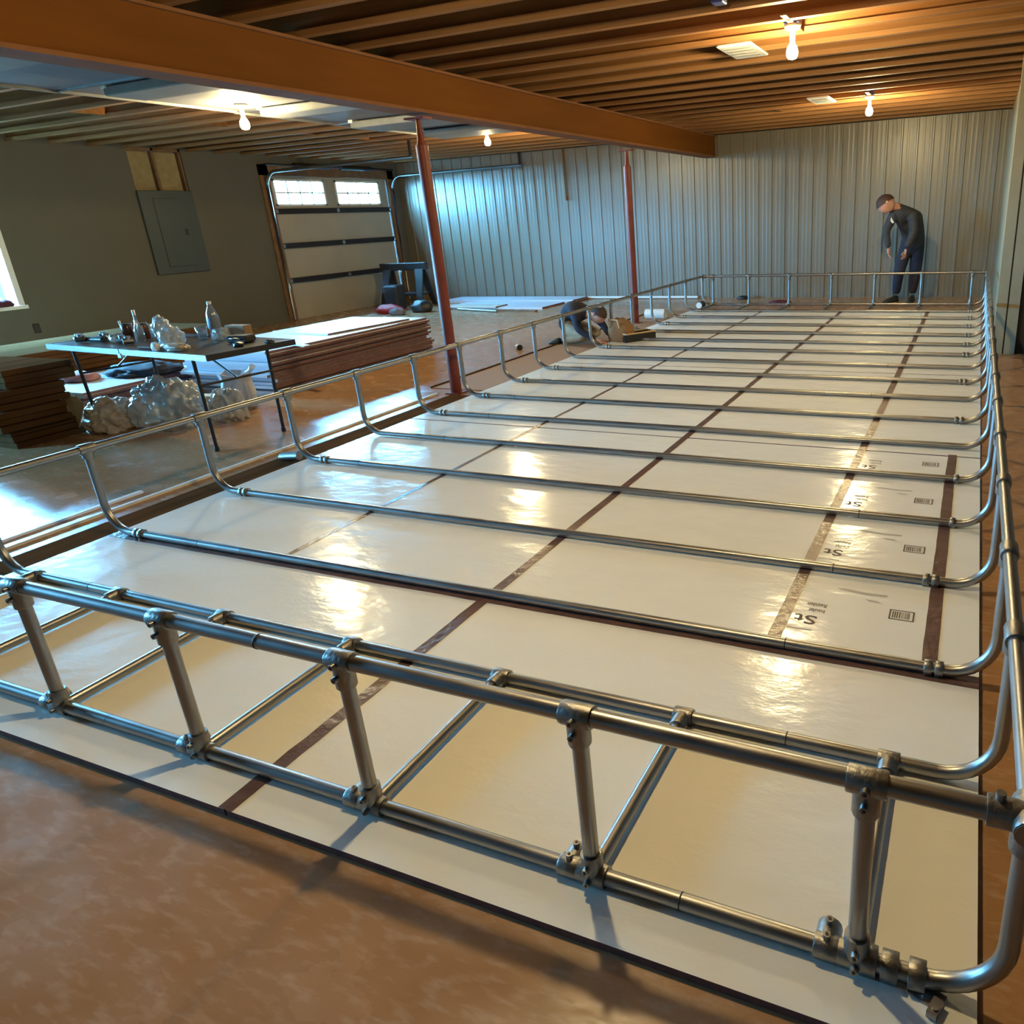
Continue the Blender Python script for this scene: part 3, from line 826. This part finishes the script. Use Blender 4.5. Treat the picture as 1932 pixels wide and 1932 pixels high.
# ------------------------------------------------------------------ stacks of boards
ordw = ['top', 'second from the top', 'third from the top', 'fourth from the top', 'fifth from the top', 'sixth from the top', 'seventh from the top', 'eighth from the top', 'ninth from the top', 'tenth from the top', 'eleventh from the top', 'twelfth from the top', 'thirteenth from the top', 'fourteenth from the top', 'fifteenth from the top', 'bottom']
def stack(x0, x1, y0, y1, n, t, where, jx=.04, jy=.04, seed=1, rz=0.):
    random.seed(seed)
    for k in range(n):
        dx, dy = random.uniform(-jx, jx), random.uniform(-jy, jy)
        z = (n-1-k)*t
        w = 'bottom' if k == n-1 else ordw[k]
        o = foam(x0+dx, x1+dx, y0+dy, y1+dy, 'foam board, %s of the %s' % (w, where), z=z+(0 if k == n-1 else 0), m=M_foamb, g='foam boards in the %s' % where, t=t-.002, edge=(1, 0))
        o.rotation_euler.z = rz+random.uniform(-.006, .006)
stack(-5.70, -4.48, 2.92, 5.34, 16, .0275, 'tall stack behind the folding table', .045, .05, 3)
o = foam(-5.55, -4.62, 3.95, 5.15, 'loose white foam offcut lying askew on top of the tall stack', z=.4405, m=M_foamb, g='loose foam pieces', t=.02, edge=(1, 0)); o.rotation_euler.z = -.10
o = tag(B((-.35, -.03, 0), (.35, .03, .012)).build('foam_strip', M_foamb), 'thin white foam strip sticking out over the side of the tall stack', 'foam strip'); o.location = (-4.62, 3.35, .441); o.rotation_euler.z = -.32
stack(-7.1, -5.85, 1.95, 3.25, 7, .0275, 'low stack below the table', .03, .05, 5, .0)
# big brown bundles at the left edge
for k, (x1, y1, z) in enumerate(((-5.20, 1.62, .45), (-5.16, 1.50, .30), (-5.08, 1.42, .15), (-5.12, 1.50, 0.))):
    bd = empty('board_bundle', (x1-1.22, y1-.26, z))
    for q in range(3):
        dx = random.uniform(-.025, .02)
        MB().box((-1.22+dx, -.26, q*.05), (1.22+dx-(.02 if q == 1 else 0), .26, q*.05+.045)).build('board', M_planks, bd)
    tag(bd, 'brown board bundle at the left edge of the picture, %s' % ['top one', 'second from the top', 'third from the top', 'bottom one'][k], 'board bundle', 'brown board bundles at the left edge')
for k, (x1, y1, z) in enumerate(((-7.25, 4.6, .30), (-7.2, 4.7, .15), (-7.22, 4.62, 0.))):
    bd = empty('board_bundle', (x1-.65, y1-1.22, z))
    for q in range(3):
        MB().box((-.61, -1.22, q*.05), (.61+random.uniform(-.02, .02), 1.22, q*.05+.045)).build('board', M_planks, bd)
    tag(bd, 'brown board bundle further back against the left wall, %s' % ['top one', 'middle one', 'bottom one'][k], 'board bundle', 'brown board bundles behind the table')
# clothes on the low stack
thing(MB().blob((0, 0, 0), (.40, .26, .07), seed=31, sub=4, smooth=True), 'navy_jacket', M_navy, (-6.25, 2.85, .19), 'navy jacket thrown on the low foam stack under the table', 'jacket')
thing(MB().blob((0, 0, 0), (.20, .14, .055), seed=33, sub=3, smooth=True), 'pink_cloth', M_pinkc, (-6.60, 2.42, .19), 'pink cloth beside the navy jacket on the low foam stack', 'cloth')
thing(MB().box((-.35, -.06, 0), (.35, .06, .05)), 'wood_offcut', M_paper, (-5.35, 2.62, 0), 'pale wood offcut on the floor behind the back left table leg', 'wood', rz=.15)
# bags on the floor
bags = [((-4.92, 1.62, 0), (.20, .17, .17), 41, M_bagtan, 'crumpled greyish bag on the floor under the left half of the table'),
        ((-4.50, 1.84, 0), (.29, .22, .25), 43, M_film, 'big crumpled clear plastic bag on the floor under the table'),
        ((-4.90, 2.22, 0), (.22, .16, .18), 45, M_bagtan, 'tan bag on the floor behind the big clear bag'),
        ((-4.12, 2.12, 0), (.15, .13, .17), 47, M_film, 'clear plastic bag right of the big bag under the table')]
for c, s, sd, m, lab in bags:
    thing(MB().blob((0, 0, 0), s, seed=sd, amp=.34, fr=2.4, sub=5, smooth=True), 'plastic_bag', m, c, lab, 'bag', 'crumpled bags on the floor under the table')
wbg = MB()
n = 24; prof = [(.13, 0), (.17, .03), (.16, .14), (.145, .26), (.17, .33), (.16, .33)]
vs, fs = [], []
for i, (r, z) in enumerate(prof):
    for j in range(n):
        a = 2*PI*j/n
        rr = r*(1+.16*noise.noise(Vector((math.cos(a)*2, math.sin(a)*2, z*5)))+.05*math.cos(4*a))
        vs.append((rr*math.cos(a), rr*.8*math.sin(a), z*(1+.10*noise.noise(Vector((a, z*3, 2))))))
for i in range(len(prof)-1):
    for j in range(n):
        fs.append((i*n+j, i*n+(j+1) % n, (i+1)*n+(j+1) % n, (i+1)*n+j))
fs.append(tuple(reversed(range(n))))
wbg.add(vs, fs)
wt = empty('white_sack', (-4.42, 2.48, 0))
wbg.build('sack_body', mat('sack_white', (.60, .64, .72), .5, bump=.3, bscale=9), wt)
MB().tube([(.10, .02, .31), (.17, .03, .345), (.22, .03, .39)], [.03, .018, .03], 8).build('sack_tie', M_film, wt)
tag(wt, 'upright white sack standing in front of the tall foam stack', 'sack')
ks = [(-5.145, 1.46, .002), (-4.955, 1.47, .255), (-5.10, 1.50, .31), (-5.275, 1.48, .30)]
thing(MB().add(ks+[(x, y+.006, z) for x, y, z in ks], [(0, 1, 2, 3), (7, 6, 5, 4), (0, 4, 5, 1), (1, 5, 6, 2), (2, 6, 7, 3), (3, 7, 4, 0)]), 'kraft_sheet', M_paper, (0, 0, 0), 'stiff brown paper sheet standing at the left of the floor bags', 'paper')
thing(MB().add([(0, 0, .001), (.28, 0, .001), (.10, .12, .02), (0, 0, .005), (.28, 0, .005), (.10, .12, .024)], [(2, 1, 0), (3, 4, 5), (0, 1, 4, 3), (1, 2, 5, 4), (2, 0, 3, 5)]), 'kraft_scrap', M_paper, (-4.62, 1.52, 0), 'small brown paper scrap on the floor in front of the bags', 'paper', rz=.2)

# ------------------------------------------------------------------ far left clutter
saw = empty('sawhorse', (-8.75, 10.05, 0), .12)
MB().box((-.52, -.06, .70), (.52, .06, .84), bev=.01).build('crossbeam', M_black, saw)
for sx in (-.36, .36):
    for sy in (-1, 1):
        MB().add([(sx-.09, sy*.04-.02, .72), (sx+.09, sy*.04-.02, .72), (sx+.09, sy*.04+.02, .72), (sx-.09, sy*.04+.02, .72),
                  (sx-.05+.06*(sx > 0)-.06*(sx < 0), sy*.28-.02, 0), (sx+.05+.06*(sx > 0)-.06*(sx < 0), sy*.28-.02, 0), (sx+.05+.06*(sx > 0)-.06*(sx < 0), sy*.28+.02, 0), (sx-.05+.06*(sx > 0)-.06*(sx < 0), sy*.28+.02, 0)],
                 [(0, 1, 2, 3), (7, 6, 5, 4), (0, 4, 5, 1), (1, 5, 6, 2), (2, 6, 7, 3), (3, 7, 4, 0)]).build('leg', M_black, saw)
MB().box((-.40, -.20, .22), (.40, .20, .26)).build('shelf', M_black, saw)
tag(saw, 'black sawhorse standing at the right side of the garage door', 'sawhorse')
thing(MB().box((-.16, -.14, 0), (.16, .14, .46), bev=.03), 'black_case', M_black, (-8.65, 9.55, 0), 'upright black case in front of the sawhorse', 'case')
thing(MB().blob((0, 0, 0), (.26, .16, .10), seed=51, sub=3, smooth=True), 'red_bag', M_redp, (-8.35, 9.0, 0), 'red bag on the floor in front of the black sawhorse', 'bag')
thing(MB().blob((0, 0, 0), (.20, .15, .13), seed=53, sub=3, smooth=True), 'dark_bag', M_black, (-7.75, 9.2, 0), 'dark bundle on the floor between the red bag and the nearer post', 'bag')
thing(MB().blob((0, 0, 0), (.14, .10, .08), seed=55, sub=3, smooth=True), 'grey_bag', mat('grey_cloth', (.18, .16, .17), .8), (-7.95, 8.75, 0), 'grey crumpled bundle right of the red bag', 'bag')
stack(-8.3, -5.25, 10.55, 11.2, 2, .0275, 'low pile against the back wall', .03, .01, 8)
o = foam(-7.6, -5.4, 9.62, 10.45, 'white foam board lying in front of the low pile by the back wall', z=.0, m=M_foamb, g='loose foam pieces', t=.03, edge=(1, 0))
o = foam(-7.55, -6.35, 9.55, 9.95, 'pale foam offcut on top of the board in front of the low pile', z=.0305, m=M_foam, g='loose foam pieces', t=.02, edge=(1, 0))
thing(MB().tube([(0, 0, .02), (1.05, -.28, .02)], .02, 10), 'metal_tube', M_galv, (-7.10, 9.42, 0), 'bright metal tube lying on the floor right of the nearer post', 'tube')
thing(MB().box((-.7, -.04, 0), (.7, .04, .025)), 'dark_batten', M_stud, (-6.0, 9.32, 0), 'dark batten on the floor in front of the pale boards', 'batten', rz=-.1)
cup = empty('paper_cup', (-3.42, 5.68, 0))
MB().tube([(-.03, .02, .034), (.035, -.03, .034)], [.034, .026], 14).build('cup_body', M_vinyl, cup)
MB().tube([(.035, -.03, .034), (.05, -.042, .034)], [.036, .036], 14).build('lid', M_black, cup)
tag(cup, 'small white cup with a dark lid lying on the floor outside the left rail', 'cup')
rl = empty('tape_roll', (-2.68, 8.45, .10))
MB().tube([(-.17, 0, 0), (.15, 0, 0)], .075, 18, cap=False).tube([(.15, 0, 0), (-.17, 0, 0)], .05, 18, cap=False).build('roll', M_vinyl, rl).location = (0, 0, -.022)
tag(rl, 'pale cylinder roll lying beside the left edge of the foam near the far post', 'roll')
cn = empty('paint_can', (-2.40, 9.75, .0))
MB().tube([(0, -.10, .06), (0, .08, .06)], .055, 16).build('can_body', M_black, cn)
MB().tube([(0, -.11, .06), (0, -.10, .06)], .05, 16).build('lid', M_vinyl, cn)
tag(cn, 'black and white can lying at the far left corner of the frame', 'can')
thing(MB().blob((0, 0, 0), (.10, .06, .04), seed=61, sub=3, smooth=True), 'dark_rag', M_black, (-2.05, 11.05, 0), 'small dark rag at the foot of the back wall', 'rag')
thing(MB().blob((0, 0, 0), (.18, .08, .04), seed=62, sub=3, smooth=True), 'maroon_rag', mat('maroon_cloth', (.12, .02, .03), .8), (-1.2, 10.35, 0), 'dark red rag on the floor beyond the far end of the frame', 'rag')
hk = empty('wall_outlet', (-9.6, 3.78, .48))
MB().box((0, -.04, -.06), (.012, .04, .06), bev=.004).build('plate', M_black, hk)
tag(hk, 'small dark outlet on the left wall below the window', 'outlet')
thing(MB().blob((0, 0, 0), (.05, .12, .06), seed=66, sub=3, smooth=True), 'maroon_hat', mat('maroon', (.08, .015, .03), .8), (-9.60, 3.48, .79), 'dark maroon hat lying on the window sill', 'hat')

# tool tote and tray near the kneeling person
tote = empty('tool_bag', (-2.30, 6.35, 0), -.3)
MB().blob((0, 0, 0), (.18, .14, .20), seed=71, amp=.22, sub=3, smooth=True).build('bag_body', M_tan, tote)
MB().tube([(-.10, -.12, .20), (-.08, -.13, .30), (.06, -.13, .30), (.08, -.12, .20)], .010, 8).build('handle', M_paper, tote)
tag(tote, 'tan canvas tool bag on the floor right of the kneeling person', 'bag')
tray = empty('tool_tray', (-2.12, 6.42, .0), .95)
q = MB()
q.box((-.22, -.11, .0), (.22, .11, .012))
for a, c in (((-.22, -.11, 0), (.22, -.10, .12)), ((-.22, .10, 0), (.22, .11, .12)), ((-.22, -.11, 0), (-.21, .11, .12)), ((.21, -.11, 0), (.22, .11, .12))): q.box(a, c)
q.build('tray_body', M_black, tray)
q = MB()
q.tube([(-.22, -.11, .125), (.22, -.11, .125), (.22, .11, .125), (-.22, .11, .125), (-.22, -.11, .125)], .011, 8)
q.build('tray_rim', M_paper, tray)
tag(tray, 'black tray with a tan rim standing tilted at the foot of the far red post', 'tray')

# ------------------------------------------------------------------ people
def skin_mesh(name, verts, edges, lv=2):
    me = bpy.data.meshes.new('sk')
    me.from_pydata([v[0] for v in verts], edges, [])
    o = bpy.data.objects.new('sk', me); C.objects.link(o)
    md = o.modifiers.new('s', 'SKIN')
    md.use_smooth_shade = True
    for i, v in enumerate(verts):
        r = v[1] if isinstance(v[1], tuple) else (v[1], v[1])
        me.skin_vertices[0].data[i].radius = r
    me.skin_vertices[0].data[0].use_root = True
    sb_ = o.modifiers.new('d', 'SUBSURF'); sb_.levels = lv; sb_.render_levels = lv
    dg = bpy.context.evaluated_depsgraph_get()
    out = bpy.data.meshes.new_from_object(o.evaluated_get(dg))
    bpy.data.objects.remove(o)
    return [v.co.copy() for v in out.vertices], [list(p.vertices) for p in out.polygons]

def person(name, J, E, mats, zones, hands, face, label, badge=None):
    """J joint -> (pos, radius); zones: edge -> material index; hands: (wrist, dir, palm normal, curl)"""
    names = list(J)
    vs, fs = skin_mesh('b', [(Vector(J[n][0]), J[n][1]) for n in names], [(names.index(a), names.index(b)) for a, b in E])
    segs = [(Vector(J[a][0]), Vector(J[b][0]), zones.get((a, b), 0)) for a, b in E]
    b = MB()
    def zone(c):
        best, bi = 1e9, 0
        for p, q, z in segs:
            d = q-p; t = max(0, min(1, (c-p).dot(d)/max(d.dot(d), 1e-9)))
            dd = (c-p-d*t).length
            if dd < best: best, bi = dd, z
        return bi
    b.add(vs, [])
    for f in fs:
        c = sum((vs[i] for i in f), Vector())/len(f)
        b.f.append(f); b.s.append(True); b.m.append(zone(c))
    for w, d, nrm, curl in hands:
        w = Vector(w); d = Vector(d).normalized(); nrm = Vector(nrm).normalized(); s = d.cross(nrm)
        hv, hf = skin_mesh('h', [(w-d*.02, (.026, .02)), (w+d*.03, (.034, .018)), (w+d*.075, (.038, .015))], [(0, 1), (1, 2)])
        b.add(hv, hf, True, 0)
        for k, (off, ln) in enumerate(((-.030, .070), (-.010, .080), (.010, .076), (.029, .060))):
            p = w+d*.078+s*off; chain = [(p-d*.02, .0095)]; dd = d.copy()
            for q in range(3):
                dd = (dd*math.cos(curl*(q+1)*.5)+nrm*math.sin(curl*(q+1)*.5)).normalized()
                p = p+dd*ln/3; chain.append((p, .0090-.001*q))
            hv, hf = skin_mesh('f', chain, [(0, 1), (1, 2), (2, 3)], 1)
            b.add(hv, hf, True, 0)
        p = w+d*.03-s*.03
        hv, hf = skin_mesh('t', [(p, .012), (p-s*.022+d*.022, .0105), (p-s*.028+d*.052+nrm*.01, .0095)], [(0, 1), (1, 2)], 1)
        b.add(hv, hf, True, 0)
    # head with face: local frame f=forward(face), u=crown
    hc, f_, u_, R = face
    hc = Vector(hc); f_ = Vector(f_).normalized(); u_ = Vector(u_); u_ = (u_-f_*u_.dot(f_)).normalized(); s_ = f_.cross(u_)
    def loc(x, y, z): return hc+s_*x*R+f_*y*R+u_*z*R
    nseg, nr = 20, 14
    hvs, hfs = [], []
    for i in range(nr+1):
        ph = PI*i/nr
        for j in range(nseg):
            a = 2*PI*j/nseg
            x, y, z = math.sin(ph)*math.cos(a), math.sin(ph)*math.sin(a), math.cos(ph)
            yy = y*1.12; xx = x*.86; zz = z*1.12
            if z < 0: xx *= 1+.28*z; yy *= 1+.15*z if y < 0 else 1+.02*z
            if y > .8 and abs(z+.02) < .2 and abs(x) < .22: yy += .16*(1-abs(x)/.22)
            if y > .75 and .05 < z < .22 and abs(abs(x)-.34) < .16: yy -= .10
            if y > .75 and abs(z+.45) < .09 and abs(x) < .3: yy += .05
            hvs.append(loc(xx, yy, zz))
    for i in range(nr):
        for j in range(nseg):
            k = (j+1) % nseg
            hfs.append((i*nseg+j, (i+1)*nseg+j, (i+1)*nseg+k, i*nseg+k))
    b.add(hvs, hfs, True, 0)
    for sx in (-1, 1):
        b.tube([loc(.84*sx, -.05, .12), loc(.93*sx, -.10, .02), loc(.86*sx, -.03, -.22)], [.16*R, .20*R, .10*R], 8)
    nm_ = b.build(name, mats)
    tag(nm_, label, 'person')
    # hair
    h = MB()
    hv2, hf2 = [], []
    for i in range(nr+1):
        for j in range(nseg):
            a = 2*PI*j/nseg
            ph = PI*(.36+.24*(.5-.5*math.sin(a)))*i/nr
            x, y, z = math.sin(ph)*math.cos(a), math.sin(ph)*math.sin(a), math.cos(ph)
            lift = 1.07+.05*noise.noise(Vector((x*5, y*5, z*5)))
            hv2.append(loc(x*.88*lift, y*1.12*lift, z*1.13*lift))
    for i in range(nr):
        for j in range(nseg):
            k = (j+1) % nseg
            hf2.append((i*nseg+j, (i+1)*nseg+j, (i+1)*nseg+k, i*nseg+k))
    h.add(hv2, hf2, True)
    h.build('hair', M_hair, nm_)
    e = MB()
    for sx in (-1, 1):
        c = loc(.32*sx, .93, .10)
        e.blob(c, (.10*R, .10*R, .08*R), amp=0, sub=1, flat=False, ridge=False, smooth=True)
    e.build('eyes', M_black, nm_)
    mth = MB().tube([loc(-.20, .98, -.46), loc(0, 1.05, -.45), loc(.20, .98, -.46)], .03*R, 6)
    mth.build('mouth', mat('lips', (.30, .10, .09), .6), nm_)
    return nm_

def shoe(par, heel, toe, w=.048, h=.075, m=M_boot):
    heel, toe = Vector(heel), Vector(toe); d = toe-heel; L = d.length; d.normalize(); s = d.cross(Vector((0, 0, 1))).normalized()
    b = MB(); sec = [(0, .75, 1.0), (.12, .9, 1.15), (.35, .95, 1.0), (.6, 1.05, .72), (.85, .95, .5), (1.0, .55, .3)]
    vs, fs = [], []
    for t, ww, hh in sec:
        c = heel+d*L*t
        for a, z in ((-1, 0), (1, 0), (1.0, .35), (.6, .9), (0, 1.0), (-.6, .9), (-1.0, .35)):
            vs.append((c.x+s.x*w*ww*a, c.y+s.y*w*ww*a, heel.z+h*hh*z))
    n = 7
    for i in range(len(sec)-1):
        for j in range(n):
            k = (j+1) % n
            fs.append((i*n+j, i*n+k, (i+1)*n+k, (i+1)*n+j))
    fs += [tuple(reversed(range(n))), tuple(range((len(sec)-1)*n, len(sec)*n))]
    b.add(vs, fs, True)
    return b.build('shoe', m, par)

J = {
 'pelvis': ((.84, 10.66, .86), (.175, .14)), 'belly': ((.87, 10.58, 1.02), (.18, .145)), 'chest': ((.80, 10.44, 1.24), (.205, .155)), 'upper': ((.71, 10.34, 1.37), (.17, .135)),
 'neck': ((.61, 10.26, 1.45), .068), 'skull': ((.50, 10.16, 1.47), .066),
 'ls': ((.575, 10.20, 1.335), .088), 'le': ((.475, 10.16, 1.11), .066), 'lw': ((.545, 10.04, .87), .043),
 'rs': ((.85, 10.30, 1.32), .095), 're': ((.885, 10.16, 1.06), .070), 'rw': ((.80, 10.06, .86), .045),
 'lh': ((.745, 10.62, .80), .125), 'lk': ((.675, 10.52, .47), .090), 'la': ((.645, 10.60, .12), .068),
 'rh': ((.925, 10.68, .80), .125), 'rk': ((.925, 10.58, .45), .090), 'ra': ((.890, 10.65, .12), .068)}
E = [('pelvis', 'belly'), ('belly', 'chest'), ('chest', 'upper'), ('upper', 'neck'), ('neck', 'skull'), ('upper', 'ls'), ('ls', 'le'), ('le', 'lw'),
     ('upper', 'rs'), ('rs', 're'), ('re', 'rw'), ('pelvis', 'lh'), ('lh', 'lk'), ('lk', 'la'), ('pelvis', 'rh'), ('rh', 'rk'), ('rk', 'ra')]
Z = {e: 1 for e in E}
Z[('neck', 'skull')] = 0; Z[('upper', 'neck')] = 1
for e in (('lh', 'lk'), ('lk', 'la'), ('pelvis', 'lh'), ('pelvis', 'rh')): Z[e] = 2
Z[('rh', 'rk')] = 2; Z[('rk', 'ra')] = 3
man = person('person', J, E, [M_skin, M_grey, M_navy, M_maroon], Z,
             [((.548, 10.03, .845), (.15, -.1, -1), (1, 0, 0), .5), ((.795, 10.05, .83), (-.1, -.05, -1), (-.6, .5, 0), .45)],
             ((.462, 10.12, 1.50), (-.55, -.25, -.75), (-.6, 0, .8), .120),
             'person standing bent forward by the back wall in charcoal top and dark trousers')
shoe(man, (.665, 10.66, 0), (.47, 10.46, 0), h=.09)
shoe(man, (.90, 10.72, 0), (.86, 10.44, 0), h=.09)
MB().add([(.553, 10.075, 1.31), (.600, 10.085, 1.23), (.575, 10.08, 1.222), (.545, 10.07, 1.26), (.553, 10.085, 1.31), (.600, 10.095, 1.23), (.575, 10.09, 1.222), (.545, 10.08, 1.26)], [(0, 3, 2, 1), (4, 5, 6, 7), (0, 1, 5, 4), (2, 3, 7, 6)]).build('chest_patch', M_white, man)

J = {
 'pelvis': ((-3.03, 6.33, .25), (.145, .13)), 'belly': ((-3.02, 6.30, .36), (.155, .14)), 'chest': ((-2.90, 6.26, .42), (.16, .135)), 'upper': ((-2.79, 6.24, .41), (.13, .11)),
 'neck': ((-2.69, 6.22, .38), .055), 'skull': ((-2.60, 6.21, .36), .058),
 'ls': ((-2.80, 6.08, .37), .066), 'le': ((-2.72, 6.00, .20), .050), 'lw': ((-2.50, 6.02, .09), .034),
 'rs': ((-2.76, 6.40, .37), .066), 're': ((-2.60, 6.44, .22), .050), 'rw': ((-2.45, 6.30, .10), .034),
 'lh': ((-3.00, 6.20, .20), .095), 'lk': ((-2.68, 6.10, .085), .070), 'la': ((-3.02, 6.12, .055), .045),
 'rh': ((-2.98, 6.44, .20), .095), 'rk': ((-2.66, 6.46, .085), .070), 'ra': ((-3.0, 6.50, .055), .045)}
Z = {e: 1 for e in E}
Z[('neck', 'skull')] = 0
for e in (('lh', 'lk'), ('lk', 'la'), ('rh', 'rk'), ('rk', 'ra')): Z[e] = 2
kn = person('person', J, E, [M_skin, M_navy, M_khaki], Z,
            [((-2.47, 6.03, .08), (1, .1, -.35), (0, 0, -1), .35), ((-2.42, 6.30, .09), (1, -.2, -.35), (0, 0, -1), .35)],
            ((-2.535, 6.20, .37), (.65, -.15, -.75), (.75, 0, .65), .100),
            'person kneeling and bent low over the left rail in a navy jacket and khaki trousers')
shoe(kn, (-3.06, 6.12, 0.0), (-3.24, 6.14, 0.0))
shoe(kn, (-3.04, 6.50, 0.0), (-3.22, 6.50, 0.0))
MB().lathe([(.0, .05), (.022, .048), (.030, .02), (.030, 0), (0, 0)], c=(-2.475, 6.14, .465), n=12).build('head_glint', mat('glint_white', (.85, .87, .9), .3), kn)  # glint on the head, put in as a small white dome
